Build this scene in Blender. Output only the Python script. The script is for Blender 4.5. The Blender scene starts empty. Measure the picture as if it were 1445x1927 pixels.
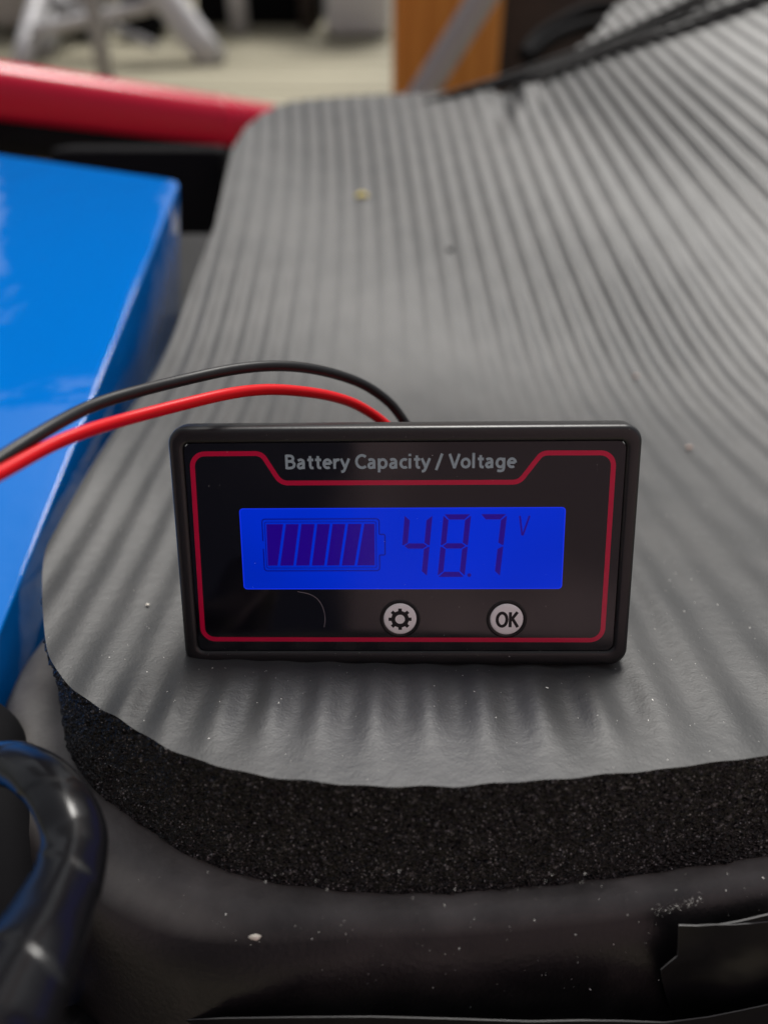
import bpy, bmesh, math, random
import numpy as np
from mathutils import Vector, Matrix
random.seed(7); rng = np.random.default_rng(7)
S = bpy.context.scene
C = S.collection
R = math.radians
MM = 0.001

# ------------------------------------------------------------------ frames
# "mat frame": millimetres, z = 0 on the near part of the foam mat, origin under the meter's
# front edge.  The whole rig (mat, housing, battery) is tilted TILT degrees in the world.
TILT = R(-11.0)
FPX, CX, CY, PITCH = 1500.0, 722.5, 963.5, R(27.2)
CAM = np.array([0.0, -90.8, 71.0])
_F = np.array([0, math.cos(PITCH), -math.sin(PITCH)])
_U = np.array([0, math.sin(PITCH), math.cos(PITCH)])
_R = np.array([1.0, 0, 0])
def at(px, py, D):                     # point (mm, mat frame) seen at a photo pixel at depth D
    return CAM + D * (_F + _R * (px - CX) / FPX - _U * (py - CY) / FPX)
TM = Matrix.Rotation(TILT, 4, 'X')
def world(p):                          # mat frame mm -> world metres
    return TM @ Vector((p[0] * MM, p[1] * MM, p[2] * MM))
def atw(px, py, D): return world(at(px, py, D))
CAMW = world(CAM)
FLOOR = CAMW.z - 0.32
def atfloor(px, py, z=FLOOR):          # where the ray through a pixel meets a horizontal plane
    d = atw(px, py, 1000.0) - CAMW
    return CAMW + d * ((z - CAMW.z) / d.z)

# ------------------------------------------------------------------ camera
cam = bpy.data.cameras.new('camera'); co = bpy.data.objects.new('camera', cam); C.objects.link(co)
cam.sensor_fit = 'VERTICAL'; cam.sensor_height = 36.0; cam.lens = FPX / 1927 * 36.0
cam.clip_start = 0.002; cam.clip_end = 300
co.location = CAMW
fw = TM.to_3x3() @ Vector(_F); up = TM.to_3x3() @ Vector(_U); rt = Vector((1, 0, 0))
m3 = Matrix((rt, up, -fw)).transposed(); co.rotation_euler = m3.to_euler()
cam.dof.use_dof = True; cam.dof.focus_distance = 0.109; cam.dof.aperture_fstop = 11.5
S.camera = co

# ------------------------------------------------------------------ sky, sun, exposure
SUN_EL, SUN_AZ = R(54), R(10)           # azimuth to the right of straight away from the camera
w = bpy.data.worlds.new('World'); S.world = w; w.use_nodes = True
nt = w.node_tree; bg = nt.nodes['Background']
sky = nt.nodes.new('ShaderNodeTexSky'); sky.sky_type = 'NISHITA'; sky.sun_disc = False
sky.sun_elevation = SUN_EL; sky.sun_rotation = SUN_AZ; sky.dust_density = 3.0; sky.ozone_density = 1.0
hs = nt.nodes.new('ShaderNodeHueSaturation'); hs.inputs['Saturation'].default_value = 0.25
nt.links.new(sky.outputs[0], hs.inputs['Color']); nt.links.new(hs.outputs[0], bg.inputs['Color'])
bg.inputs['Strength'].default_value = 0.068
sl = bpy.data.lights.new('sun', 'SUN'); sl.energy = 2.8; sl.angle = R(22); sl.color = (1, 0.97, 0.92)
so = bpy.data.objects.new('sun', sl); C.objects.link(so)
sd = Vector((math.sin(SUN_AZ) * math.cos(SUN_EL), math.cos(SUN_AZ) * math.cos(SUN_EL), math.sin(SUN_EL)))
so.rotation_euler = sd.to_track_quat('Z', 'Y').to_euler(); so.location = sd * 3
S.view_settings.view_transform = 'Standard'; S.view_settings.look = 'None'
S.view_settings.exposure = 0.55; S.view_settings.gamma = 1.0
S.cycles.max_bounces = 6

# ------------------------------------------------------------------ materials
MATS = {}
def mat(name, col=(.5, .5, .5), rough=.5, spec=.5, metal=0.0, bumps=(), var=None, coat=0, coat_r=.05,
        emit=None, emit_s=0, rvar=None, coords='Object'):
    """bumps: (kind, scale, strength, distance_mm); var: (scale, colour2, lo, hi[, stretch])"""
    if name in MATS: return MATS[name]
    m = bpy.data.materials.new(name); m.use_nodes = True
    n, l = m.node_tree.nodes, m.node_tree.links
    b = n['Principled BSDF']
    b.inputs['Base Color'].default_value = (*col, 1); b.inputs['Roughness'].default_value = rough
    b.inputs['Metallic'].default_value = metal; b.inputs['Specular IOR Level'].default_value = spec
    b.inputs['Coat Weight'].default_value = coat; b.inputs['Coat Roughness'].default_value = coat_r
    if emit:
        b.inputs['Emission Color'].default_value = (*emit, 1); b.inputs['Emission Strength'].default_value = emit_s
    tc = n.new('ShaderNodeTexCoord')
    def src(stretch=None):
        if not stretch: return tc.outputs[coords]
        mp = n.new('ShaderNodeMapping'); mp.inputs['Scale'].default_value = stretch
        l.new(tc.outputs[coords], mp.inputs[0]); return mp.outputs[0]
    prev = None
    for bp in bumps:
        kind, sc, st, dist = bp[:4]
        if kind == 'noise':
            t = n.new('ShaderNodeTexNoise'); t.inputs['Scale'].default_value = sc; t.inputs['Detail'].default_value = 3
            out = t.outputs[0]
        elif kind == 'cells':
            t = n.new('ShaderNodeTexVoronoi'); t.inputs['Scale'].default_value = sc; out = t.outputs['Distance']
        l.new(src(bp[4] if len(bp) > 4 else None), t.inputs['Vector'])
        bu = n.new('ShaderNodeBump'); bu.inputs['Strength'].default_value = st; bu.inputs['Distance'].default_value = dist * MM
        l.new(out, bu.inputs['Height'])
        if prev: l.new(prev.outputs[0], bu.inputs['Normal'])
        prev = bu
    if prev: l.new(prev.outputs[0], b.inputs['Normal'])
    if var:
        t = n.new('ShaderNodeTexNoise'); t.inputs['Scale'].default_value = var[0]; t.inputs['Detail'].default_value = 4
        l.new(src(var[4] if len(var) > 4 else None), t.inputs['Vector'])
        r = n.new('ShaderNodeMapRange'); r.inputs['From Min'].default_value = var[2]; r.inputs['From Max'].default_value = var[3]
        l.new(t.outputs[0], r.inputs['Value'])
        mx = n.new('ShaderNodeMix'); mx.data_type = 'RGBA'
        mx.inputs['A'].default_value = (*col, 1); mx.inputs['B'].default_value = (*var[1], 1)
        l.new(r.outputs[0], mx.inputs['Factor']); l.new(mx.outputs['Result'], b.inputs['Base Color'])
    if rvar:
        t = n.new('ShaderNodeTexNoise'); t.inputs['Scale'].default_value = rvar[0]; t.inputs['Detail'].default_value = 3
        l.new(src(), t.inputs['Vector'])
        r = n.new('ShaderNodeMapRange'); r.inputs['From Min'].default_value = .35; r.inputs['From Max'].default_value = .65
        r.inputs['To Min'].default_value = rvar[1]; r.inputs['To Max'].default_value = rvar[2]
        l.new(t.outputs[0], r.inputs['Value']); l.new(r.outputs[0], b.inputs['Roughness'])
    MATS[name] = m
    return m

M_skin = mat('foam_skin', (.024, .025, .026), .52, .56, bumps=[('noise', 240, .12, .25, (1, .13, 1)), ('noise', 600, .5, .16), ('noise', 3000, .6, .07)],
             var=(40, (.042, .042, .042), .4, .65))
M_foam = mat('cut_foam', (.0035, .0035, .004), .42, .38, bumps=[('cells', 2000, 1.0, .5), ('noise', 1300, 1.0, .45)],
             var=(1300, (.12, .12, .125), .60, .70))  # the pale flecks are foam glints painted into the colour
M_bezel = mat('bezel_plastic', (.007, .007, .008), .36, .5, bumps=[('noise', 3500, .4, .03), ('noise', 900, .2, .04)])
M_film = mat('black_film', (.004, .004, .007), .10, .60, rvar=(45, .06, .20))
M_red = mat('red_print', (.62, .004, .055), .16, .45)
M_grey = mat('grey_print', (.34, .45, .50), .3, .4)
M_lcd = mat('lcd_glow', (.0, .004, .05), .12, .12, emit=(.0, .0145, .36), emit_s=1.0)
M_seg = mat('lcd_segment', (.012, .0, .03), .14, .3, emit=(.006, .0, .125), emit_s=1.0)
M_halo = mat('lcd_edge', (.0, .0, .1), .2, .4, emit=(.0, .002, .10), emit_s=1.0)
M_button = mat('button_white', (.95, .95, .94), .4, .4)
M_ink = mat('black_ink', (.012, .011, .013), .4, .3)
M_gap = mat('black_recess', (.006, .006, .007), .35, .4)
M_wblack = mat('wire_black', (.010, .010, .011), .42, .35, bumps=[('noise', 900, .1, .05)])
M_wred = mat('wire_red', (.66, .003, .008), .36, .25, bumps=[('noise', 900, .1, .05)])
M_blue = mat('blue_wrap', (.0, .150, .56), .07, .40, bumps=[('noise', 18, .6, 3.0), ('noise', 60, .35, .9), ('noise', 45, .3, .8, (1, .25, 1))])
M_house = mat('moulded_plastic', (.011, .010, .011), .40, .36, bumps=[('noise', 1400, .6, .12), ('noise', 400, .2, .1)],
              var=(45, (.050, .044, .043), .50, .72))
M_plate = mat('grey_plate', (.010, .010, .011), .6, .2, bumps=[('noise', 600, .3, .1)], var=(40, (.016, .016, .017), .4, .6))
M_blk = mat('matt_black', (.007, .007, .008), .8, .08)
M_tape = mat('black_tape', (.007, .007, .008), .34, .25, bumps=[('noise', 90, .25, .5)])
M_tape_edge = mat('tape_edge', (.11, .11, .11), .45, .4)
M_wrap = mat('glossy_tape_wrap', (.005, .005, .006), .22, .30, bumps=[('noise', 120, .2, .6), ('noise', 420, .06, .15)])
M_redtube = mat('red_paint', (.56, .001, .034), .25, .32)
M_deck = mat('weathered_deck', (.36, .33, .235), .75, .3, bumps=[('noise', 60, .4, 2.0, (.03, 1, 1))],
             var=(9, (.20, .18, .125), .35, .65, (.25, 6, 1)))
M_ground = mat('ground', (.10, .11, .07), .9, .2)
M_post = mat('orange_wood', (.64, .28, .055), .5, .4, var=(16, (.46, .17, .026), .38, .62, (8, 8, .25)),
             bumps=[('noise', 50, .2, 1.0, (4, 4, .2))])
M_greytube = mat('grey_metal', (.34, .335, .34), .4, .5)
M_white = mat('white_paint', (.60, .59, .60), .4, .5)
M_pale = mat('pale_plastic', (.60, .57, .52), .6, .4, var=(5, (.50, .47, .42), .4, .6))
M_brown = mat('brown_leather', (.055, .04, .034), .55, .4, var=(12, (.035, .028, .026), .4, .6))
M_wall = mat('unseen_wall_brown', (.64, .47, .49), .7, .3, var=(2.6, (.26, .19, .21), .42, .58))
M_dust = mat('pale_dust', (.75, .74, .70), .5, .4)

def add_glints(m, scale, frac, col):  # paints sparkle into the base colour as scattered pale cells
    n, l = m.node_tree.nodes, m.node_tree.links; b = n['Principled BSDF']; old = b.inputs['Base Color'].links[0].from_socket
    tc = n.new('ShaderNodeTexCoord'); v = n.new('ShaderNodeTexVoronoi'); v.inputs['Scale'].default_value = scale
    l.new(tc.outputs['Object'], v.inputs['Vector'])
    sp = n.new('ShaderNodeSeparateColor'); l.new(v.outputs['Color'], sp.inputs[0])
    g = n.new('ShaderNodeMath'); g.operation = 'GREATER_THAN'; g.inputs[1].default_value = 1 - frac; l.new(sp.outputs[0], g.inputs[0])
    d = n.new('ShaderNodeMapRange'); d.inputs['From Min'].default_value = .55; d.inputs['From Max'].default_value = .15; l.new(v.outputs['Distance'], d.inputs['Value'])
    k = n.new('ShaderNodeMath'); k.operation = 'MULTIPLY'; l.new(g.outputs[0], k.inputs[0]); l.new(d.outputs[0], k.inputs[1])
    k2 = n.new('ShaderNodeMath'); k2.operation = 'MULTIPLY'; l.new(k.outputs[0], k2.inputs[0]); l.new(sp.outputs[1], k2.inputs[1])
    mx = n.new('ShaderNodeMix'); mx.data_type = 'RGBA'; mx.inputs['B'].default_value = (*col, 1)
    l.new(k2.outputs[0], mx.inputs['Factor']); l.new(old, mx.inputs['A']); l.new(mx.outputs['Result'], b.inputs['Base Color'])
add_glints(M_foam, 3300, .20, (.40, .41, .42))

def add_shoulder_sheen(m, col):                        # shoulder sheen painted into the upward faces, mottled like dust
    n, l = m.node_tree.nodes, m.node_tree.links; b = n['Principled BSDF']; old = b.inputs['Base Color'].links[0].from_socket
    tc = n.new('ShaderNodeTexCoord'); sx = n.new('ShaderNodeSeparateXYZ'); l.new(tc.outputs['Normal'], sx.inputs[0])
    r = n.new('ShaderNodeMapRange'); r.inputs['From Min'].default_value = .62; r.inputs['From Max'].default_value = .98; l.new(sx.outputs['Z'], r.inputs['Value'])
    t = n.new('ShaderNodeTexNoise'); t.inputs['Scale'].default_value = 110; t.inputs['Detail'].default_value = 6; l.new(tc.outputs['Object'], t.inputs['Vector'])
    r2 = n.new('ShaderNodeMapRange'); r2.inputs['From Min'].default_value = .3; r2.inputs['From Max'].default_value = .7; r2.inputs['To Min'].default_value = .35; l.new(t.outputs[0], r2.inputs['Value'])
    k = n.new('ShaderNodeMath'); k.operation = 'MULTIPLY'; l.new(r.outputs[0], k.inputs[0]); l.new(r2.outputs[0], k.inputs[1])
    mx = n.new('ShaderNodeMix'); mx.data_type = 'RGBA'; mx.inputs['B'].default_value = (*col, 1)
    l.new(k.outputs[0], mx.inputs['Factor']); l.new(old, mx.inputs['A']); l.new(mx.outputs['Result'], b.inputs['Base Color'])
add_shoulder_sheen(M_house, (.19, .182, .175))

n_, l_ = M_lcd.node_tree.nodes, M_lcd.node_tree.links   # the backlight is not quite even
tc_ = n_.new('ShaderNodeTexCoord'); t_ = n_.new('ShaderNodeTexNoise'); t_.inputs['Scale'].default_value = 45; t_.inputs['Detail'].default_value = 1
r_ = n_.new('ShaderNodeMapRange'); r_.inputs['From Min'].default_value = .3; r_.inputs['From Max'].default_value = .7; r_.inputs['To Min'].default_value = .84; r_.inputs['To Max'].default_value = 1.14
l_.new(tc_.outputs['Object'], t_.inputs['Vector']); l_.new(t_.outputs[0], r_.inputs['Value']); l_.new(r_.outputs[0], n_['Principled BSDF'].inputs['Emission Strength'])

# ------------------------------------------------------------------ helpers
def tag(o, label=None, cat=None, group=None, kind=None):
    if label: o['label'] = label
    if cat: o['category'] = cat
    if group: o['group'] = group
    if kind: o['kind'] = kind
    return o
def mesh_obj(name, verts, faces, m, parent=None, smooth=True, mats=None, fm=None):
    me = bpy.data.meshes.new(name); me.from_pydata([tuple(v) for v in verts], [], faces)
    for mm in (mats or [m]): me.materials.append(mm)
    if fm is not None: me.polygons.foreach_set('material_index', fm)
    if smooth: me.polygons.foreach_set('use_smooth', [True] * len(me.polygons))
    me.update()
    o = bpy.data.objects.new(name, me); C.objects.link(o)
    if parent: o.parent = parent
    return o
def bm_obj(name, bm, m, parent=None, smooth=True, angle=None):
    me = bpy.data.meshes.new(name); bmesh.ops.recalc_face_normals(bm, faces=bm.faces); bm.to_mesh(me); bm.free()
    me.materials.append(m)
    if smooth: me.polygons.foreach_set('use_smooth', [True] * len(me.polygons))
    if angle: me.set_sharp_from_angle(angle=angle)
    o = bpy.data.objects.new(name, me); C.objects.link(o)
    if parent: o.parent = parent
    return o
def empty(name, M=None):
    o = bpy.data.objects.new(name, None); C.objects.link(o); o.empty_display_size = .01
    if M is not None: o.matrix_world = M
    return o
def catmull(P, n=10):
    P = [np.array(p, float) for p in P]; out = []
    Q = [2 * P[0] - P[1]] + P + [2 * P[-1] - P[-2]]
    for i in range(1, len(Q) - 2):
        a, b, c, d = Q[i - 1:i + 3]
        for t in np.linspace(0, 1, n, endpoint=False):
            out.append(.5 * (2 * b + (c - a) * t + (2 * a - 5 * b + 4 * c - d) * t * t + (3 * b - a - 3 * c + d) * t ** 3))
    out.append(P[-1]); return np.array(out)
def tube_data(P, rad, seg=14, caps=True, wob=None):
    P = np.array(P); n = len(P); rad = np.broadcast_to(rad, (n,))
    T = np.gradient(P, axis=0); T /= np.linalg.norm(T, axis=1)[:, None]
    u = np.cross(T[0], [0.1, .2, 1.0]); u /= np.linalg.norm(u)
    V, Fc = [], []
    for i in range(n):
        u = u - T[i] * (u @ T[i]); u /= np.linalg.norm(u); v = np.cross(T[i], u)
        for k in range(seg):
            a = 2 * math.pi * k / seg; r = rad[i] * (wob(i, a) if wob else 1)
            V.append(P[i] + r * (math.cos(a) * u + math.sin(a) * v))
    for i in range(n - 1):
        for k in range(seg):
            a, b = i * seg + k, i * seg + (k + 1) % seg
            Fc.append((a, b, b + seg, a + seg))
    if caps:
        Fc.append(tuple(range(seg))[::-1]); Fc.append(tuple((n - 1) * seg + k for k in range(seg)))
    return V, Fc
def tube(name, P, rad, m, parent=None, seg=14, scale=MM, wob=None):
    V, Fc = tube_data(P, rad, seg, True, wob)
    return mesh_obj(name, np.array(V) * scale, Fc, m, parent)
def box_bm(size, centre=(0, 0, 0), bevel=0, seg=2):
    bm = bmesh.new(); bmesh.ops.create_cube(bm, size=1.0)
    bmesh.ops.scale(bm, vec=Vector(size), verts=bm.verts); bmesh.ops.translate(bm, vec=Vector(centre), verts=bm.verts)
    if bevel: bmesh.ops.bevel(bm, geom=bm.edges[:], offset=bevel, segments=seg, affect='EDGES', profile=.5)
    return bm
def rrect(x0, z0, x1, z1, r, n=8):
    out = []
    for cx, cz, a0 in ((x1 - r, z1 - r, 0), (x0 + r, z1 - r, 90), (x0 + r, z0 + r, 180), (x1 - r, z0 + r, 270)):
        for k in range(n + 1):
            a = R(a0 + 90 * k / n); out.append((cx + r * math.cos(a), cz + r * math.sin(a)))
    return out                                  # counter-clockwise in x,z
def loft(name, rings, m, parent, cap_last=False, cap_first=False):   # rings: lists of (x,y,z) mm
    n = len(rings[0]); V = [tuple(c * MM for c in p) for r in rings for p in r]; Fc = []
    for i in range(len(rings) - 1):
        for k in range(n):
            a, b = i * n + k, i * n + (k + 1) % n; Fc.append((a, b, b + n, a + n))
    if cap_first: Fc.append(tuple(range(n))[::-1])
    if cap_last: Fc.append(tuple(range((len(rings) - 1) * n, len(rings) * n)))
    return mesh_obj(name, V, Fc, m, parent)
def plate(name, polys, y, thick, m, parent, smooth=False):
    """flat printed shapes on the meter's front: polys in (x,z) mm, front at y, body going back by thick"""
    V, Fc = [], []
    for P in polys:
        k = len(V); n = len(P)
        V += [(x * MM, y * MM, z * MM) for x, z in P] + [(x * MM, (y + thick) * MM, z * MM) for x, z in P]
        Fc.append(tuple(range(k, k + n)))
        for i in range(n):
            j = (i + 1) % n; Fc.append((k + i, k + n + i, k + n + j, k + j))
    bm = bmesh.new(); vs = [bm.verts.new(v) for v in V]
    for fc in Fc: bm.faces.new([vs[i] for i in fc])
    return bm_obj(name, bm, m, parent, smooth)
def stroke(pts, wd, closed=False):
    """polyline to quads (list of polygons) with mitred joints"""
    P = [np.array(p, float) for p in pts]; n = len(P); L, Rr = [], []
    for i in range(n):
        a = P[i - 1] if (i > 0 or closed) else None; b = P[(i + 1) % n] if (i < n - 1 or closed) else None
        t1 = (P[i] - a) if a is not None else (b - P[i]); t2 = (b - P[i]) if b is not None else t1
        t1 = t1 / np.linalg.norm(t1); t2 = t2 / np.linalg.norm(t2)
        n1 = np.array([-t1[1], t1[0]]); n2 = np.array([-t2[1], t2[0]]); mt = n1 + n2; mt /= np.linalg.norm(mt)
        k = wd / 2 / max(.4, mt @ n1); L.append(P[i] + mt * k); Rr.append(P[i] - mt * k)
    out = []
    for i in range(n if closed else n - 1):
        j = (i + 1) % n; out.append([tuple(L[i]), tuple(Rr[i]), tuple(Rr[j]), tuple(L[j])])
    return out
def ribbon(name, strokes, y, m, parent):
    """several strokes welded, drawn as thin print"""
    V, Fc = [], []
    for q in strokes:
        k = len(V); V += [(x * MM, y * MM, z * MM) for x, z in q]; Fc.append((k, k + 1, k + 2, k + 3))
    bm = bmesh.new(); vs = [bm.verts.new(v) for v in V]
    for fc in Fc: bm.faces.new([vs[i] for i in fc])
    bmesh.ops.remove_doubles(bm, verts=bm.verts, dist=1e-6)
    me = bpy.data.meshes.new(name)
    for fc in bm.faces:
        if fc.normal.y > 0: fc.normal_flip()
    bm.to_mesh(me); bm.free(); me.materials.append(m)
    o = bpy.data.objects.new(name, me); C.objects.link(o); o.parent = parent; return o
def fillet(pts, rad, n=6, closed=True):
    out = []; N = len(pts)
    for i in range(N):
        p = np.array(pts[i], float)
        if not closed and i in (0, N - 1): out.append(tuple(p)); continue
        a = np.array(pts[i - 1], float); b = np.array(pts[(i + 1) % N], float); r = rad[i] if hasattr(rad, '__len__') else rad
        ta = (a - p) / np.linalg.norm(a - p); tb = (b - p) / np.linalg.norm(b - p)
        h = math.acos(max(-1, min(1, ta @ tb))) / 2; d = r / math.tan(h)
        c = p + (ta + tb) / np.linalg.norm(ta + tb) * r / math.sin(h)
        s, e = p + ta * d - c, p + tb * d - c
        a0 = math.atan2(s[1], s[0]); a1 = math.atan2(e[1], e[0]); da = (a1 - a0 + math.pi) % (2 * math.pi) - math.pi
        for k in range(n + 1):
            q = a0 + da * k / n; out.append((c[0] + r * math.cos(q), c[1] + r * math.sin(q)))
    return out
def sm(t): t = np.clip(t, 0, 1); return t * t * (3 - 2 * t)

# ------------------------------------------------------------------ setting: ground, deck
g = bm_obj('ground', box_bm((160, 160, .02), (0, 60, FLOOR - .075)), M_ground, None, False); tag(g, kind='structure')
deck = bm_obj('deck', box_bm((7.0, 5.4, .03), (0, 1.75, FLOOR - .05)), M_blk, None, False); tag(deck, kind='structure')
pl_me = None; yaw = R(2.0)
for i in range(46):
    y = -.75 + i * .108
    if pl_me is None:
        o = bm_obj('plank', box_bm((6.6, .101, .030), (0, 0, 0), .004, 2), M_deck, deck); pl_me = o.data
    else:
        o = bpy.data.objects.new('plank', pl_me); C.objects.link(o); o.parent = deck
    o.location = (random.uniform(-.05, .05), y, FLOOR - .0155 + random.uniform(-.0015, .0015)); o.rotation_euler = (0, 0, -yaw)

# ------------------------------------------------------------------ foam mat (heightfield in the mat frame)
PITCHMM = 7.05
SP = [-1.505, 0.61, 0.993, 0.235, 0.017, -0.061]
UP = [-0.323, 0.58, 0.147, -0.183, 0.72, -1.909]
def base_z(x, y):
    x = np.asarray(x, float); y = np.asarray(y, float)
    Xn = np.clip(x / 100, -.75, 2.4); Yn = np.clip(y / 100, -.5, 4.6)
    w_ = 13.0
    z = .321 * w_ * np.logaddexp(0, (y - 114) / w_)
    g_ = 1 / (1 + np.exp(-(y - 45) / 18))
    z = z + g_ * 10 * (SP[0] * Xn + SP[1] * Xn * Yn + SP[2] * Xn ** 2 + SP[3] * Xn ** 2 * Yn + SP[4] * Xn * Yn ** 2 + SP[5] * Xn ** 2 * Yn ** 2)
    fold = -1.9 * np.exp(-((x - 57 - (y - 325) * .2) / 5) ** 2) * sm((y - 272) / 55)
    fold = fold + 2.2 * np.exp(-((x - 66 - (y - 325) * .2) / 5) ** 2) * sm((y - 285) / 45)
    lump = .8 * np.sin(x / 31 + .8) * np.sin(y / 47 + .5) * sm((y - 40) / 60)
    return z + fold + lump
def ridge(x, y):
    Xn, Yn = x / 100, np.clip(y / 100, -.5, 5.2)
    u = x + 10 * (UP[0] * Yn + UP[1] * Xn * Yn + UP[2] * Yn ** 2 + UP[3] * Xn * Yn ** 2 + UP[4] * Xn ** 2 * Yn + UP[5] * Xn ** 2)
    u = u + .35 * np.sin(y / 38 + x / 25)
    a = .37 * (1 - .8 * np.exp(-(((x + 4) / 34) ** 2 + ((y - 112) / 45) ** 2)))
    a = a * (.12 + .58 * sm((y + 20) / 12) + .30 * sm((y + 5) / 40)) * (.8 + .3 * np.sin(x / 19 + y / 33))
    a = a * (1 + .9 * sm((x - 40) / 60) * sm((y - 90) / 80))
    a = a * (1 - .6 * np.exp(-((y - 4) / 5.5) ** 2) * sm((33 - np.abs(x - 3)) / 4)) + .24 * np.exp(-((y + 9.5) / 5.5) ** 2) * sm((40 - np.abs(x + 2)) / 10)
    ph = 2 * np.pi * u / PITCHMM + .9
    wr = .06 * np.sin(x / 1.9 + y / 9 + np.sin(y / 5)) * sm((x - 26) / 20) * sm((60 - y) / 40)
    return a * (np.cos(ph) + .03 * np.cos(2 * ph + .6)) + .03 * np.sin(y / 3.1 + x * .6) + wr
def interp(xs, P): return np.interp(xs, [p[0] for p in P], [p[1] for p in P])
XL = -58.2
FR = catmull([(XL, 44, 0), (-58.0, 34, 0), (-57.3, 25.5, 0), (-52.5, 11.5, 0), (-46, -1.6, 0), (-36.3, -10.1, 0), (-20.6, -19.4, 0), (0, -22.7, 0),
              (22, -21.3, 0), (47, -17.6, 0), (100, -8, 0), (260, 20, 0), (380, 44, 0)], 8)
BK = catmull([(XL, 274, 0), (-56, 293, 0), (-50, 320, 0), (-39, 341, 0), (-20.5, 346.5, 0), (4.5, 343, 0), (30, 336, 0), (51, 330, 0), (59, 331, 0), (82, 347, 0), (104, 366, 0),
              (122, 392, 0), (170, 405, 0), (260, 415, 0), (380, 415, 0)], 8)
def shear(x, y): return x - .065 * np.maximum(0, y - 200) * sm(-x / 60)
xs = np.concatenate([XL + 8 * (np.linspace(0, 1, 30) ** 2.2), np.arange(XL + 8.4, 130, .5), np.arange(130, 370.1, .9)])
yf, yb = interp(xs, FR[:, :2]), interp(xs, BK[:, :2])
yf = yf + .10 * np.cos(2 * np.pi * xs / PITCHMM + 2.0) + .07 * np.sin(xs / 1.9)     # wavy knife cut
NT = 210
tt = np.linspace(0, 1, NT) ** 1.5
X = np.repeat(xs[:, None], NT, 1); Y = yf[:, None] + (yb - yf)[:, None] * tt[None]
X = shear(X, Y)
Z = base_z(X, Y) + ridge(X, Y)
mat_root = tag(empty('foam_mat', TM.copy()), 'thick black ribbed foam mat with rounded corner under the battery meter', 'mat')
V = np.stack([X, Y, Z], -1).reshape(-1, 3) * MM
nx = len(xs); ii = (np.arange(nx - 1)[:, None] * NT + np.arange(NT - 1)[None]).ravel()
Fq = np.stack([ii, ii + NT, ii + NT + 1, ii + 1], 1).tolist()
mesh_obj('ribbed_skin', V, Fq, M_skin, mat_root)
# cut edge: front boundary, left side and back boundary, 18 mm thick
THK = 18.3
fi = np.arange(nx)
loop = [(xs[i], yf[i]) for i in fi[::-1]] + [(XL, y) for y in np.linspace(yf[0], yb[0], 120)[1:-1]] + [(xs[i], yb[i]) for i in fi]
lp = np.array(loop); lp[:, 0] = shear(lp[:, 0], lp[:, 1])
d = np.gradient(lp, axis=0); dn = np.stack([d[:, 1], -d[:, 0]], -1); dn /= (np.linalg.norm(dn, axis=1)[:, None] + 1e-9)
# make sure the normals point outwards (front edge runs right to left, outside is -y)
if dn[200, 1] > 0: dn = -dn
NV = 60
zt = base_z(lp[:, 0], lp[:, 1]) + ridge(lp[:, 0], lp[:, 1])
zb = base_z(lp[:, 0], lp[:, 1])
rows = []
ns = rng.normal(0, 1, (len(lp), NV))
for k in range(NV):
    f_ = k / (NV - 1)
    off = -.55 * math.sin(math.pi * min(1, f_ * 1.15)) + (.20 * ns[:, k] if 0 < k < NV - 1 else 0) + .25 * f_
    z = zt * (1 - f_) + (zb - THK) * f_
    rows.append(np.stack([lp[:, 0] + dn[:, 0] * off, lp[:, 1] + dn[:, 1] * off, z], -1))
A = np.array(rows); n2 = len(lp)
ii = (np.arange(NV - 1)[:, None] * n2 + np.arange(n2 - 1)[None]).ravel()
mesh_obj('cut_edge', A.reshape(-1, 3) * MM, np.stack([ii, ii + 1, ii + n2 + 1, ii + n2], 1).tolist(), M_foam, mat_root)

# ------------------------------------------------------------------ moulded housing under the mat
def offset_loop(o):
    fr = FR[FR[:, 0] < 240]
    P = [(x, y) for x, y, _ in fr]
    out = []
    for i, (x, y) in enumerate(P):
        t = np.array(P[min(i + 1, len(P) - 1)]) - np.array(P[max(i - 1, 0)]); t /= np.linalg.norm(t)
        nrm = np.array([t[1], -t[0]])                  # outside = to the front / left
        k = o * (1 + .75 * sm((-x + 2) / 34)) * (sm((46 - y) / 30) if x < -30 else 1)
        out.append((x + nrm[0] * k, y + nrm[1] * k))
    return out
prof = [(-30, -THK - .25), (-3.0, -THK - .25), (0.0, -THK - .3), (1.6, -THK - .45), (3.0, -THK - .95), (4.3, -THK - 2.0), (5.4, -THK - 3.6), (6.2, -THK - 5.8), (6.8, -THK - 9),
        (7.3, -THK - 14), (7.8, -THK - 19), (8.2, -THK - 26), (8.4, -90), (8.4, -170)]
rings = []
for o_, z_ in prof:
    P = offset_loop(o_) if o_ > -10 else [(x * .98 + (4 if x < 0 else 0), max(y, 12) + 18) for x, y, _ in FR[FR[:, 0] < 240]]
    rings.append([(x, y, z_) for x, y in P])
V, Fc = [], []
nn = len(rings[0])
for r_ in rings: V += [(x * MM, y * MM, (z + (float(base_z(x, max(y, -23))) if z > -70 else 0)) * MM) for x, y, z in r_]
for i in range(len(rings) - 1):
    for k in range(nn - 1): a = i * nn + k; Fc.append((a, a + 1, a + 1 + nn, a + nn))
hs_root = tag(empty('moulded_housing', TM.copy()), 'glossy black moulded plastic housing bulging out below the foam mat', 'housing')
mesh_obj('shell', V, Fc, M_house, hs_root)

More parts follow.
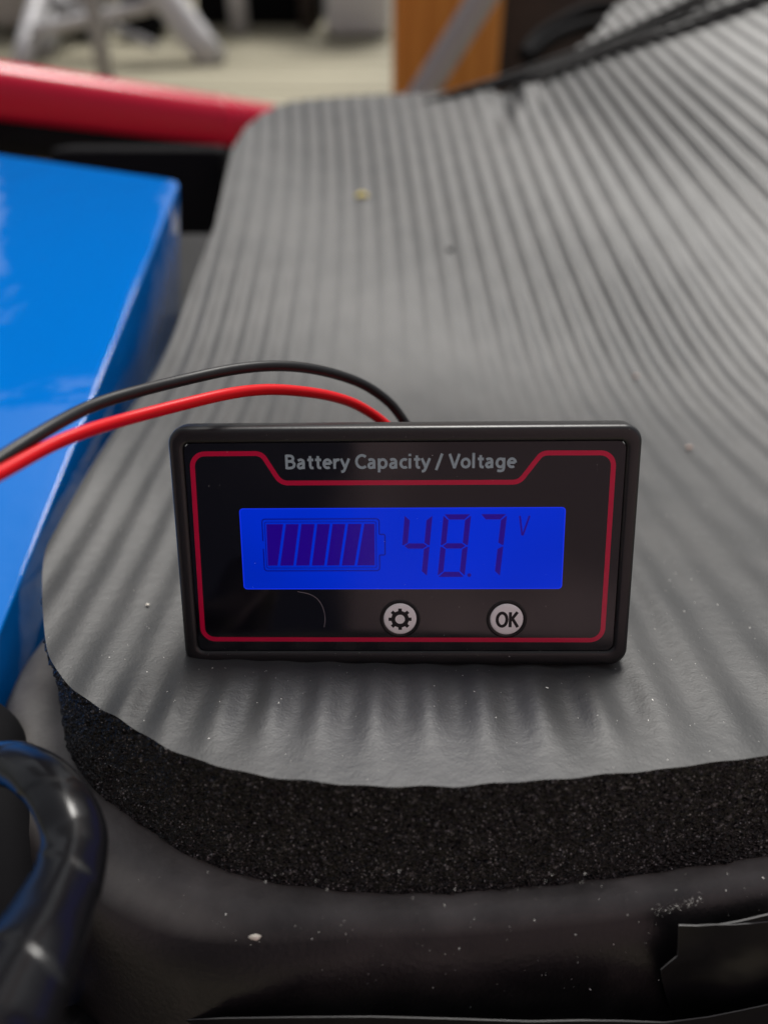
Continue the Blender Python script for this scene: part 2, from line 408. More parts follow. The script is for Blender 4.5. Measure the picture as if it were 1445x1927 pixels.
# ------------------------------------------------------------------ battery meter
meter = tag(empty('battery_meter'), 'small black panel meter with lit blue screen standing on the foam mat', 'meter')
yaw_, lean_, roll_ = R(-1.401), R(12.31), R(-.908)
HM = 33.95; WM = 61.5
meter.matrix_world = TM @ Matrix.Translation(Vector((2.895, -.016, -.056)) * MM) @ Matrix.Rotation(yaw_, 4, 'Z') @ Matrix.Rotation(-lean_, 4, 'X') @ Matrix.Rotation(roll_, 4, 'Y')
bz = [(1.2, 4.2), (.35, 4.2), (.1, 3.9), (0, 3.4), (0, 1.2), (.07, .62), (.22, .26), (.46, .07), (.78, .0), (1.5, .0), (1.76, .06), (1.92, .2), (1.98, .5), (1.98, 1.0)]
BW, BT, BB = .62, .2, .25                           # the rim's sides stand proud of the fitted front
q_ = lambda i, e, t=1.98: i * (t + e) / 1.98 - e
loft('bezel', [[(x, y, z) for x, z in rrect(-WM / 2 + q_(i_, BW, 1.42), q_(i_, BB), WM / 2 - q_(i_, BW, 1.42), HM - q_(i_, BT), max(.9, 2.4 - i_ * .7), 8)] for i_, y in bz], M_bezel, meter)
loft('rear_housing', [[(x, y, z) for x, z in rrect(-WM / 2 + i_, i_, WM / 2 - i_, HM - i_, 1.2, 5)] for i_, y in ((1.0, 4.0), (2.4, 4.1), (2.5, 4.6), (2.9, 14.0), (3.4, 14.6))], M_bezel, meter, cap_last=True)
FY = .42                                           # the film's front surface
fl = rrect(-WM / 2 + 1.48, 2.06, WM / 2 - 1.48, HM - 2.06, 1.1, 8)
plate('face_film', [fl], FY, .3, M_film, meter)
# red printed border with the notch for the title
red = [(-28.25, 30.5), (-18.9, 30.5), (-16.5, 26.45), (15.4, 26.4), (18.3, 30.35), (27.75, 30.3), (27.75, 3.6), (-28.55, 3.75)]
path = fillet(red, [1.75, 1.5, 1.7, 1.7, 1.5, 1.75, 1.75, 1.75], 7)
ribbon('red_border', stroke(path, .66, True), FY - .02, M_red, meter)
def arc(cx_, cz_, rx, rz, a0, a1, n=14): return [(cx_ + rx * math.cos(R(a0 + (a1 - a0) * k / n)), cz_ + rz * math.sin(R(a0 + (a1 - a0) * k / n))) for k in range(n + 1)]
def smooth(P, n=4): return [(q[0], q[1]) for q in catmull([(p[0], p[1], 0) for p in P], n)]
GL = {  # strokes of each letter (cap height 1), advance; True marks a closed stroke
 'B': ([[(.09, -.0), (.09, 1.0)], [(.09, .925), (.30, .925)] + arc(.30, .735, .19, .19, 90, -90) + [(.09, .545)], [(.09, .54), (.33, .54)] + arc(.33, .308, .22, .232, 90, -90) + [(.09, .076)]], .70),
 'a': ([smooth([(.08, .585), (.17, .635), (.28, .645), (.38, .58), (.41, .46), (.41, .2)]) + [(.41, 0)], smooth([(.41, .41), (.26, .385), (.13, .33), (.085, .20), (.14, .09), (.24, .07), (.34, .12), (.41, .24)])], .62),
 't': ([[(.2, .90), (.2, .55)] + smooth([(.2, .3), (.215, .15), (.27, .08), (.39, .075)]), [(.03, .635), (.39, .635)]], .47),
 'e': ([[(.09, .37), (.49, .37)], arc(.295, .355, .215, .285, 2, 308, 20)], .64),
 'r': ([[(.09, 0), (.09, .71)], smooth([(.09, .40), (.15, .55), (.24, .625), (.38, .63)])], .45),
 'y': ([[(.03, .71), (.275, .05)], smooth([(.51, .71), (.36, .30), (.25, -.01), (.17, -.16), (.03, -.20)])], .57),
 'C': ([arc(.43, .5, .34, .43, 48, 312, 20)], .74),
 'p': ([[(.09, -.26), (.09, .71)], (arc(.31, .355, .215, .285, 0, 345, 22), True)], .69),
 'c': ([arc(.31, .355, .225, .285, 52, 308, 18)], .54),
 'i': ([[(.09, 0), (.09, .71)], [(.09, .86), (.09, 1.02)]], .31),
 '/': ([[(.02, -.12), (.38, 1.02)]], .50),
 'V': ([[(.03, 1.0), (.325, .0)], [(.315, .0), (.61, 1.0)]], .68),
 'o': ([(arc(.31, .355, .225, .285, 0, 345, 22), True)], .69),
 'l': ([[(.09, 0), (.09, 1.06)]], .31),
 'g': ([(arc(.295, .355, .21, .285, 0, 345, 22), True), [(.505, .71), (.505, .2)] + smooth([(.505, .0), (.46, -.14), (.34, -.20), (.12, -.185)])], .69),
 'O': ([(arc(.40, .5, .33, .44, 0, 345, 26), True)], .86),
 'K': ([[(.10, 0), (.10, 1.0)], [(.12, .44), (.58, 1.0)], [(.24, .58), (.62, .0)]], .66), ' ': ([], .30)}
def text_mesh(name, txt, x0, x1, base, cap, y, m, parent, wd):
    adv = sum(GL[c][1] for c in txt) - .1; k = (x1 - x0) / adv; pen = x0; V, Fc = [], []; lay = 0
    for c in txt:
        for st in GL[c][0]:
            closed = isinstance(st, tuple); pts = [(pen + (p[0] - .02) * k, base + p[1] * cap) for p in (st[0] if closed else st)]
            pts = [p for i, p in enumerate(pts) if i == 0 or math.hypot(p[0] - pts[i - 1][0], p[1] - pts[i - 1][1]) > 1e-4]
            lay += 1
            for q in stroke(pts, wd * cap, closed):
                b_ = len(V); V += [(x * MM, (y - .0006 * (lay % 4)) * MM, z * MM) for x, z in q]; Fc.append((b_, b_ + 1, b_ + 2, b_ + 3))
        pen += GL[c][1] * k
    return mesh_obj(name, V, Fc, m, parent, False)
text_mesh('title_lettering', 'Battery Capacity / Voltage', -15.75, 14.95, 28.35, 1.95, FY - .02, M_grey, meter, .185)
# LCD
LX0, LX1, LZ0, LZ1 = -22.27, 21.7, 11.33, 22.88
lcd = plate('lcd_screen', [rrect(LX0, LZ0, LX1, LZ1, .45, 5)], FY - .015, .25, M_lcd, meter)
LY = FY - .03
def q_at(px, py):                                    # LCD drawing coordinates given directly in mm
    return (px, py)
ox0, ox1, oz0, oz1 = -19.3, -3.35, 13.98, 21.42
outline = fillet([(ox0, oz1), (ox1, oz1), (ox1, 19.2), (-2.58, 19.2), (-2.58, 16.25), (ox1, 16.25), (ox1, oz0), (ox0, oz0)], [.4, .4, .15, .2, .2, .15, .4, .4], 4)
outl = fillet([(ox0, 17.2), (ox0, oz0), (ox1, oz0), (ox1, 16.25), (-2.58, 16.25), (-2.58, 19.2), (ox1, 19.2), (ox1, oz1), (ox0, oz1), (ox0, 18.3)],
              [0, .4, .4, .15, .2, .2, .15, .4, .4, 0], 4, closed=False)
ribbon('battery_outline', stroke(outl, .16), LY, M_halo, lcd)
ribbon('outline_inner', stroke(rrect(-18.95, 14.4, -3.78, 21.0, .2, 3), .10, True), LY, M_halo, lcd)
bt, bb = 20.7, 14.75
tops = [-18.72, -16.23, -14.11, -11.95, -9.86, -7.75, -5.55, -3.97]; bots = [-18.78, -17.27, -15.07, -12.88, -10.81, -8.74, -6.62, -4.02]
gp = .19
for i in range(7):
    l_ = 0 if i == 0 else gp; r_ = 0 if i == 6 else gp
    plate('charge_bar', [[(tops[i] + l_, bt), (bots[i] + l_, bb), (bots[i + 1] - r_, bb), (tops[i + 1] - r_, bt)]], LY, .01, M_seg, lcd)
def digit(name, x, z0, wd, ht, segs):
    """slanted seven-segment digit; x at the bottom left; wd, ht in mm"""
    t = .74; sl_ = .085; g_ = .10; mid = z0 + ht / 2
    def P(u, v): return (x + u + (v - z0) * sl_, v)
    top, bot = z0 + ht, z0
    S_ = {'a': [(g_ + .05, top), (wd - g_ - .05, top), (wd - t - g_, top - t), (t + g_, top - t)],
          'd': [(g_ + .05, bot), (t + g_, bot + t), (wd - t - g_, bot + t), (wd - g_ - .05, bot)],
          'g': [(g_ + .25, mid), (t + g_, mid + t / 2), (wd - t - g_, mid + t / 2), (wd - g_ - .25, mid), (wd - t - g_, mid - t / 2), (t + g_, mid - t / 2)],
          'f': [(0, top - g_ - .1), (t, top - t - g_), (t, mid + t / 2 + g_), (.18, mid + g_ * 1.2), (0, mid + g_ * 1.4)],
          'e': [(0, bot + g_ + .1), (0, mid - g_ * 1.4), (.18, mid - g_ * 1.2), (t, mid - t / 2 - g_), (t, bot + t + g_)],
          'b': [(wd, top - g_ - .1), (wd, mid + g_ * 1.4), (wd - .18, mid + g_ * 1.2), (wd - t, mid + t / 2 + g_), (wd - t, top - t - g_)],
          'c': [(wd, bot + g_ + .1), (wd - t, bot + t + g_), (wd - t, mid - t / 2 - g_), (wd - .18, mid - g_ * 1.2), (wd, mid - g_ * 1.4)]}
    polys, edge = [], []
    for s in segs:
        pts = [P(*p) for p in S_[s]]
        ar = sum(pts[i][0] * pts[(i + 1) % len(pts)][1] - pts[(i + 1) % len(pts)][0] * pts[i][1] for i in range(len(pts)))
        if ar < 0: pts = pts[::-1]
        polys.append(pts)
    plate(name, polys, LY, .01, M_seg, lcd)
digit('digit', -.62, 13.05, 3.75, 8.95, 'bcfg')
digit('digit', 4.62, 13.05, 3.72, 8.95, 'abcdefg')
digit('digit', 9.55, 13.05, 3.62, 8.95, 'abc')
plate('decimal_point', [[(8.98 + .27 * math.cos(a * math.pi / 5), 13.3 + .27 * math.sin(a * math.pi / 5)) for a in range(10)]], LY, .01, M_seg, lcd)
ribbon('volt_sign', stroke([(15.65, 21.75), (16.05, 19.0)], .24) + stroke([(16.12, 19.0), (16.95, 21.75)], .24) , LY, M_seg, lcd)
ring_ = rrect(LX0, LZ0, LX1, LZ1, .45, 5)
ribbon('screen_edge', stroke(ring_, .13, True), FY - .018, mat('lcd_rim', (.0, .004, .05), .2, .2, emit=(.004, .02, .52), emit_s=1.0), lcd)
# buttons: white domes in a dark recess
def button(bx, bzc):
    b_ = empty('button'); b_.parent = meter; b_.location = (bx * MM, FY * MM, bzc * MM)
    n = 36
    ring = lambda r_, y: [(r_ * math.cos(2 * math.pi * k / n), y, r_ * math.sin(2 * math.pi * k / n)) for k in range(n)]
    loft('recess', [ring(2.85, .05), ring(2.82, -.05), ring(2.6, -.10), ring(2.42, -.03), ring(2.3, .02)], M_gap, b_)
    loft('button_cap', [ring(2.30, .1), ring(2.30, -.05), ring(2.22, -.15), ring(2.0, -.20), ring(1.0, -.22), ring(.02, -.225)], M_button, b_)
    return b_
b1 = button(-.58, 6.86); b2 = button(14.3, 6.78)
gear = []
nt_ = 8
for k in range(nt_):
    a0 = 2 * math.pi * k / nt_ + math.pi / 2
    for da, r_ in ((-.36, 1.24), (-.20, 1.26), (-.15, 1.62), (.15, 1.62), (.20, 1.26), (.36, 1.24)):
        gear.append((r_ * math.cos(a0 + da), r_ * math.sin(a0 + da)))
strip = []
for k in range(len(gear)):
    j = (k + 1) % len(gear); sc_ = lambda p: (p[0] / math.hypot(*p) * .68, p[1] / math.hypot(*p) * .68)
    strip.append([gear[k], sc_(gear[k]), sc_(gear[j]), gear[j]])
ribbon('gear_icon', strip, -.235, M_ink, b1)
text_mesh('ok_lettering', 'OK', -1.44, 1.46, -1.12, 2.25, -.235, M_ink, b2, .19)
# hair-line scratch and fine lint on the film
def film_pt(px, py):                               # photo pixel -> film coordinates (mm)
    Mi = meter.matrix_world.inverted()
    a_, c_ = Mi @ CAMW, Mi @ atw(px, py, 200); t_ = (FY * MM - a_.y) / (c_.y - a_.y); p_ = a_.lerp(c_, t_)
    return (p_.x / MM, p_.z / MM)
bpy.context.view_layer.update()
sc_px = [(560, 1113), (585, 1119), (600, 1130), (609, 1147), (612, 1165), (610, 1180)]
scratch = catmull([(*film_pt(*p), 0) for p in sc_px], 6)[:, :2]
ribbon('scratch', stroke([tuple(p) for p in scratch], .085), FY - .022, mat('scratch_grey', (.22, .2, .22), .4), meter)
# lead wires
W_B = [(800, 870, 131), (782, 830, 130), (763, 797, 129), (735, 760, 127.5), (690, 727, 125), (640, 706, 122), (580, 693, 118), (510, 690, 114), (430, 697, 110), (340, 715, 105),
       (250, 739, 99), (170, 767, 94), (90, 808, 88), (0, 864, 82), (-90, 928, 76), (-190, 1010, 70), (-420, 1180, 66), (-760, 1330, 70), (-1200, 1380, 84)]
W_R = [(770, 860, 128), (750, 825, 127.5), (727, 800, 126.5), (700, 779, 125), (660, 757, 122), (610, 742, 118), (550, 735, 114), (490, 735, 110.5), (420, 743, 106), (330, 763, 101),
       (240, 788, 96), (160, 814, 91), (90, 842, 87), (0, 890, 81), (-90, 940, 75), (-190, 1015, 69), (-420, 1190, 65), (-760, 1350, 69), (-1200, 1410, 83)]
Mi = meter.matrix_world.inverted()
for nm, P, m_, lab in (('lead_wire', W_B, M_wblack, 'thin black lead wire arching to the left'), ('lead_wire', W_R, M_wred, 'thin red lead wire arching to the left')):
    Q = [Mi @ atw(*p) for p in P]
    Pw = catmull([tuple(q) for q in Q], 9); Pw = Pw + np.stack([.00010 * np.sin(np.arange(len(Pw)) * f_ + p_) for f_, p_ in ((.19, 0), (.13, 2), (.16, 4))], 1)
    o = tube(nm, Pw, .78 * MM, m_, meter, 16, scale=1.0); o['label'] = lab

# ------------------------------------------------------------------ blue battery pack
kb = 67 / 64; e0 = CAM + kb * (np.array([-64.0, 180.1, 49.1]) - CAM); e1 = CAM + kb * (np.array([-64.0, 18.2, -7.6]) - CAM)
dd = (e0 - e1) / np.linalg.norm(e0 - e1); nn_ = np.array([0, -dd[2], dd[1]])
fl_ = kb * (np.array([-127.5, 199.0, 55.7]) - np.array([-64.0, 180.1, 49.1]))
A0 = e0; A1 = e0 + fl_ * 1.35; B0 = e1 - dd * 42; B1 = B0 + np.array([-86.0, 0, 0])
bm = bmesh.new(); H_ = 40.0
tv = [bm.verts.new(Vector(p * MM)) for p in (A0, A1, B1, B0)]; bv = [bm.verts.new(Vector((p + np.array([-.08, -.10, -1.0]) * h_) * MM)) for p, h_ in ((A0, H_), (A1, H_), (B1, H_ + 18), (B0, H_ + 18))]
bm.faces.new(tv); bm.faces.new(bv[::-1])
for i in range(4): j = (i + 1) % 4; bm.faces.new([tv[i], bv[i], bv[j], tv[j]])
bmesh.ops.recalc_face_normals(bm, faces=bm.faces)
vert_edges = [e for e in bm.edges if (e.verts[0] in tv) != (e.verts[1] in tv)]
bmesh.ops.bevel(bm, geom=vert_edges, offset=3.2 * MM, segments=4, affect='EDGES', profile=.5)
rim = [e for e in bm.edges if len(e.link_faces) == 2 and e.calc_face_angle() > 1.0]
bmesh.ops.bevel(bm, geom=rim, offset=.6 * MM, segments=3, affect='EDGES', profile=.5)
bat = bm_obj('battery_pack', bm, M_blue, None, True, R(35)); bat.matrix_world = TM.copy()
tag(bat, 'large glossy bright blue shrink wrapped battery pack left of the foam mat', 'battery')

# grey base plate under the battery (parallel to it)
pz = lambda y: e0[2] - H_ - .8 + (y - e0[1] + 4) * .428
bm = bmesh.new()
poly = [(-230, -120), (150, -120), (150, -24), (-20, -12), (-54, 40), (-54, 232), (-230, 232)]
tv = [bm.verts.new((x * MM, y * MM, pz(y) * MM)) for x, y in poly]; bv = [bm.verts.new((x * MM, y * MM, (pz(y) - 5) * MM)) for x, y in poly]
bm.faces.new(tv); bm.faces.new(bv[::-1])
for i in range(len(poly)): j = (i + 1) % len(poly); bm.faces.new([tv[i], bv[i], bv[j], tv[j]])
pl = bm_obj('base_plate', bm, M_plate, None, False); pl.matrix_world = TM.copy()
tag(pl, 'dark grey base plate under the blue battery and black housing', 'plate')

# black box standing past the battery
bb_ = bm_obj('black_box', box_bm((74 * MM, 26 * MM, 120 * MM), (-105 * MM, 290 * MM, -6 * MM), 4 * MM), M_blk, None, True, R(35)); bb_.matrix_world = TM.copy()
tag(bb_, 'matt black box standing behind the blue battery under the red tube', 'box')

# red tube
ra = np.array(at(-160, 153, 520)); rb = np.array(at(700, 270, 760))
rt_root = tag(empty('red_tube'), 'glossy red painted tube crossing behind the blue battery', 'tube')
va, vb = world(ra), world(rb)
tube('tube', [tuple(va.lerp(vb, t)) for t in np.linspace(0, 1, 24)], .0195, M_redtube, rt_root, 32, 1.0)
j0, j1 = va.lerp(vb, .560), va.lerp(vb, .585)
tube('collar', [tuple(j0.lerp(j1, t)) for t in np.linspace(0, 1, 4)], .0197, mat('red_collar', (.60, .002, .038), .35, .3), rt_root, 32, 1.0)
rl = [tuple(va.lerp(vb, .1 + .8 * t) + Vector((0, -.004, -.027))) for t in np.linspace(0, 1, 12)]  # added black tube stands for the shaded lower half of the red one
o = tube('tube_underside_shade', rl, .015, M_blk, None, 20, 1.0); tag(o, 'thin black tube added below the red one as its shaded underside', 'tube')

# ------------------------------------------------------------------ tape-wrapped cable in the left foreground
CP = [(-620, 1900, 122), (-330, 1660, 115), (-120, 1480, 108), (-50, 1447, 103), (10, 1438, 98), (70, 1462, 93), (118, 1515, 89), (143, 1580, 86), (132, 1650, 82), (100, 1730, 77), (62, 1810, 72), (22, 1890, 68), (-20, 1980, 64), (-60, 2080, 60), (-130, 2300, 58), (-260, 2700, 60)]
P = catmull([at(*p) for p in CP], 16); n = len(P)
sarc = np.concatenate([[0], np.cumsum(np.linalg.norm(np.diff(P, axis=0), axis=1))])
rr = np.interp(np.linspace(0, 15, n), [0, 2, 4.75, 7.5, 10.25, 13, 15], [2.4, 2.5, 2.8, 3.3, 4.3, 5.4, 5.6])
def wob(i, a):
    s = sarc[i] / 11.5 + a / (2 * math.pi)
    return 1 + .04 * ((s % 1.0) - .5) + .07 * math.cos(3 * a + 1.0 + sarc[i] / 90) + .03 * math.cos(5 * a + sarc[i] / 40) + .012 * math.sin(sarc[i] / 6 + 2 * a)
wc = tube('wrapped_cable', P, rr, M_wrap, None, 40, MM, wob); wc.matrix_world = TM.copy()
tag(wc, 'thick glossy black tape wrapped cable looping in the left foreground', 'cable')

cp2 = [(-260, 1300, 134), (-60, 1380, 126), (-25, 1450, 122), (0, 1530, 118), (14, 1620, 115), (8, 1720, 112), (-14, 1820, 109), (-60, 1950, 106), (-160, 2200, 104), (-360, 2500, 108)]
o = tube('wrapped_cable', catmull([at(*p) for p in cp2], 10), 6.2, M_blk, None, 28, MM, lambda i, a: 1 + .06 * math.cos(2 * a + i / 30)); o.matrix_world = TM.copy()
tag(o, 'dull black taped cable half hidden behind the glossy wrapped one', 'cable')
# ------------------------------------------------------------------ black tape and vinyl flap on the housing front
def sheet(name, P, thick, label, cat, ybump=0):
    """thin bent sheet: P rows of (x,y,z) mm grid [rows][cols]; top and side rims get the pale cut-edge material"""
    nr, nc = len(P), len(P[0]); V, Fc, fm = [], [], []
    for r_ in P: V += [tuple(c * MM for c in p) for p in r_]
    for r_ in P: V += [(p[0] * MM, (p[1] + thick) * MM, p[2] * MM) for p in r_]
    o_ = nr * nc
    for i in range(nr - 1):
        for k in range(nc - 1):
            a = i * nc + k; Fc.append((a, a + nc, a + nc + 1, a + 1)); fm.append(0); Fc.append((o_ + a, o_ + a + 1, o_ + a + nc + 1, o_ + a + nc)); fm.append(0)
    edge = [(k, k + 1) for k in range(nc - 1)] + [(i * nc, (i + 1) * nc) for i in range(nr - 1)]
    for a, b in edge: Fc.append((a, b, o_ + b, o_ + a)); fm.append(1)
    bm = bmesh.new(); vs = [bm.verts.new(v) for v in V]; bm.verts.ensure_lookup_table()
    for fc, q in zip(Fc, fm): f_ = bm.faces.new([vs[i] for i in fc]); f_.material_index = q
    ob = bm_obj(name, bm, M_tape, None, True, R(40)); ob.data.materials.append(M_tape_edge); ob.matrix_world = TM.copy()
    return tag(ob, label, cat)
def front_y(x): return float(interp([x], FR[:, :2])[0]) - 6.4
def hit_front(px, py, off):                          # ray against the housing's front face, offset mm to the camera
    d_ = at(px, py, 1.0) - CAM; s = 40.0
    for _ in range(40):
        p = CAM + d_ * s; s += ((front_y(p[0]) - 1.0 - off) - p[1]) / d_[1] * .7
    return CAM + d_ * s
top = [(1277, 1742), (1310, 1743), (1340, 1741), (1380, 1741), (1420, 1738), (1470, 1733), (1540, 1726)]
lef = [(1277, 1742), (1276, 1775), (1274, 1800), (1258, 1813), (1243, 1826), (1246, 1850), (1252, 1875), (1260, 1900), (1264, 1940)]
grid = []
for i, (lx, ly) in enumerate(lef):
    grid.append([tuple(hit_front(lx + (tx - 1277) * (1540 - lx) / (1540 - 1277), ly + (ty - 1742) * (1 - i * .08), 1.2 + .5 * math.sin(k * 1.1 + i * .6))) for k, (tx, ty) in enumerate(top)])
sheet('tape_strip', grid, .18, 'crinkled black tape piece stuck on the lower right of the housing', 'tape')
t2 = [(1350, 1742), (1390, 1735), (1445, 1722), (1540, 1700)]
grid = [[tuple(hit_front(x, y + i * 14 * (1 - .2 * k / 3), .55)) for k, (x, y) in enumerate(t2)] for i in range(3)]
sheet('tape_strip', grid, .25, 'black tape sliver peeking out above the crinkled tape piece', 'tape')
vt = [(230, 1950), (285, 1927), (350, 1920), (420, 1917), (560, 1915), (700, 1914), (850, 1918), (1000, 1923), (1090, 1921), (1170, 1922), (1250, 1925), (1330, 1915), (1400, 1901), (1460, 1888), (1560, 1872)]
grid = [[tuple(hit_front(x, y + i * 30, 4.5 + .8 * math.sin(k * .9))) for k, (x, y) in enumerate(vt)] for i in range(5)]
sheet('vinyl_flap', grid, .14, 'black vinyl flap along the bottom edge before the housing', 'vinyl')
# scrap of black tape lying at the lower left corner
sc = [at(100, 1900, 112), at(165, 1885, 113), at(178, 1872, 114), at(215, 1930, 110), at(120, 1950, 108)]
bm = bmesh.new(); a_ = [bm.verts.new(Vector(p) * MM) for p in sc]; b_ = [bm.verts.new((Vector(p) - Vector((0, 0, .5))) * MM) for p in sc]
bm.faces.new(a_); bm.faces.new(b_[::-1])
for i in range(5): j = (i + 1) % 5; bm.faces.new([a_[i], b_[i], b_[j], a_[j]])
o = bm_obj('tape_scrap', bm, M_tape, None, False); o.matrix_world = TM.copy(); tag(o, 'small jagged black tape scrap at the bottom left beside the cable', 'tape')

def on_mat(px, py):
    d_ = at(px, py, 1.0) - CAM; s = 60.0
    while s < 700:
        p = CAM + d_ * s
        if p[2] < float(base_z(p[0], p[1])) + .35: return p
        s += .3
    return CAM + d_ * 300

# ------------------------------------------------------------------ cables lying over the mat at the upper right
cabs = [([(800, 196), (880, 168), (950, 146), (1040, 114), (1110, 88), (1180, 56), (1260, 18), (1340, -22), (1450, -75), (1600, -140)], 1.5, 4.2, 'black cable on the mat, uppermost of the strands'),
        ([(810, 202), (890, 171), (960, 150), (1050, 120), (1130, 92), (1210, 54), (1300, 12), (1390, -32), (1500, -85), (1640, -150)], 1.4, 2.0, 'black cable on the mat, middle one of the strands'),
        ([(820, 208), (910, 170), (1000, 143), (1100, 113), (1200, 80), (1290, 50), (1400, 10), (1500, -30), (1620, -80), (1750, -130)], 1.7, 1.8, 'black cable nearest the viewer, lowest strand over the ribs'),
        ([(1000, 136), (1100, 101), (1180, 74), (1280, 38), (1330, 22), (1430, -14), (1560, -90), (1700, -150)], 1.0, 3.6, 'thin black wire twisting among the cable strands')]
M_cab = mat('cable_black', (.008, .008, .009), .6, .2)
for P_, r_, up_, lab in cabs:
    Q = []
    for p in P_:
        q = on_mat(*p) if p[0] > 930 else at(*p, 378); Q.append(q + (CAM - q) / np.linalg.norm(CAM - q) * (r_ + up_))
    o = tube('cable', catmull([tuple(q) for q in Q], 8), r_, M_cab, None, 12, MM); o.matrix_world = TM.copy()
    tag(o, lab, 'cable', 'black cables lying over the mat')
# loops of black fabric strap past them
lp_ = [(985, 105, 520), (1010, 72, 530), (1055, 42, 535), (1110, 18, 540), (1160, 16, 540), (1150, 40, 535), (1090, 52, 530), (1040, 72, 520), (990, 112, 512)]
o = tube('strap', catmull([tuple(at(*p)) for p in lp_], 8), 4.5, M_blk, None, 12, MM); o.matrix_world = TM.copy(); tag(o, 'looped black strap behind the cables and orange post', 'strap')

# ------------------------------------------------------------------ background furniture
def wtube(name, a, b, r_, m, parent, seg=20): return tube(name, [tuple(a.lerp(b, t)) for t in np.linspace(0, 1, 6)], r_, m, parent, seg, 1.0)
# orange post standing on the deck
pa = atw(740, 60, 800); pb = atw(944, 60, 800); cxp = (pa + pb) / 2; wdt = (pb - pa).length
post = bm_obj('wooden_post', box_bm((wdt, .09, 1.2), (cxp.x, cxp.y + .045, FLOOR + .6), .006, 3), M_post, None, True, R(35))
tag(post, 'square orange stained wooden post standing behind the mat', 'post')
o = wtube('grey_strut', atw(955, -80, 640), atw(745, 255, 700), .0115, M_greytube, None); tag(o, 'slanting grey metal strut crossing the orange post', 'strut')
# white folding chair
ch = tag(empty('folding_chair', Matrix.Translation(atfloor(230, 150))), 'white metal folding chair with crossed legs on the deck', 'chair')
def part(name, a, b, r_, m): 
    o = wtube(name, a, b, r_, m, None); o.parent = ch; o.matrix_parent_inverse = ch.matrix_world.inverted(); return o
bpy.context.view_layer.update()
f1 = atfloor(405, 118); part('leg', f1, f1 + (atw(255, -80, (f1 - CAMW).length * 830) - f1), .034, M_white)
f2 = atfloor(205, 175); part('leg', f2, f2 + Vector((0, .02, .6)), .016, M_greytube)
f3 = atfloor(75, 112); part('leg', f3, atw(140, -80, (f3 - CAMW).length * 880), .026, M_greytube)
f4 = atfloor(40, 125); part('leg', f4, atw(95, -80, (f4 - CAMW).length * 880), .022, M_white)
part('brace', atw(105, 0, 1900), atw(290, 85, 1750), .010, M_greytube)
part('brace', atw(60, 60, 1800), atw(300, 8, 1800), .014, M_white)
def floor_box(name, x0, x1, yb_px, h, dep, m, label, cat, bev=.01):
    a, b = atfloor(x0, yb_px), atfloor(x1, yb_px); c = (a + b) / 2
    o = bm_obj(name, box_bm((b.x - a.x, dep, h), (c.x, c.y + dep / 2, FLOOR + h / 2 + .001), bev), m, None, True, R(35)); return tag(o, label, cat)
floor_box('storage_box', 372, 605, 48, .45, .35, M_blk, 'black storage box far back on the deck', 'box')
floor_box('storage_tub', 612, 737, 72, .40, .30, M_white, 'white plastic tub on the deck beside the orange post', 'tub', .03)
o = wtube('white_post', atfloor(452, 62), atfloor(452, 62) + Vector((0, 0, .7)), .026, M_white, None); tag(o, 'pale post standing before the black storage box', 'post')
o = wtube('brown_post', atfloor(580, 58), atfloor(580, 58) + Vector((0, 0, .7)), .022, M_brown, None); tag(o, 'brown post standing between black box and white tub', 'post')
floor_box('pale_sack', -60, 195, 72, .30, .35, M_pale, 'pale beige sack slumped behind the chair legs', 'sack', .09)
floor_box('black_shoe', 150, 192, 82, .08, .14, M_blk, 'small black shoe on the deck between the chair legs', 'shoe', .02)
floor_box('black_bag', 225, 300, 78, .09, .2, M_blk, 'black bag lying under the white chair', 'bag', .03)
# brown case right of the post
c = atw(1035, 60, 900)
o = bm_obj('brown_case', box_bm((.30, .16, .5), (c.x, c.y + .08, FLOOR + .25), .02, 3), M_brown, None, True, R(35)); tag(o, 'dark brown case standing right of the orange post', 'case')
c = atw(1130, 20, 1000)
o = bm_obj('grey_bin', box_bm((.30, .25, .62), (c.x + .16, c.y + .1, FLOOR + .31), .02, 3), mat('teal_grey', (.06, .075, .075), .5), None, True, R(35)); tag(o, 'dark teal grey bin behind the upper right mat corner', 'bin')
# unseen wall put behind the viewer for the film's brown reflection and front fill
wl = bm_obj('unseen_wall', box_bm((6, .1, 2.1), (0.4, -1.15, FLOOR + 1.05)), M_wall, None, False); tag(wl, kind='structure')

wb = tag(empty('unseen_wall'), kind='structure')  # unseen far wall, added to darken what the battery top reflects
def mirror_pt(px, py):                               # where the battery's top mirrors the added far wall
    n3 = (TM.to_3x3() @ Vector(nn_)).normalized(); d = (atw(px, py, 1000) - CAMW).normalized(); q = world(e0)
    h = CAMW + d * ((q - CAMW).dot(n3) / d.dot(n3)); r = d - 2 * d.dot(n3) * n3; return h + r * ((3.4 - h.y) / r.y)
M_dt = mat('unseen_wall_dark', (.06, .045, .04), .7, .3)
xo, zo = mirror_pt(36, 350).x, mirror_pt(20, 395).z  # limits of the gap left open for a bright patch on the battery
def unseen_wall_piece(x0, x1, z0, z1):
    o = bm_obj('unseen_wall_panel', box_bm((x1 - x0, .1, z1 - z0), ((x0 + x1) / 2, 3.45, (z0 + z1) / 2)), M_dt, None, False); o.parent = wb
unseen_wall_piece(xo, -.7, FLOOR, FLOOR + 3.5); unseen_wall_piece(-5, xo - .001, zo, FLOOR + 3.5); unseen_wall_piece(-5, xo - .001, FLOOR, FLOOR + .9)
dr = bm_obj('unseen_dark_panel', box_bm((1.0, .06, 2.0), (-.60, -1.09, FLOOR + 1.0)), mat('dark_panel_navy', (.02, .022, .045), .5), None, False); dr.parent = wl  # unseen panel added so the film's left part reflects dark
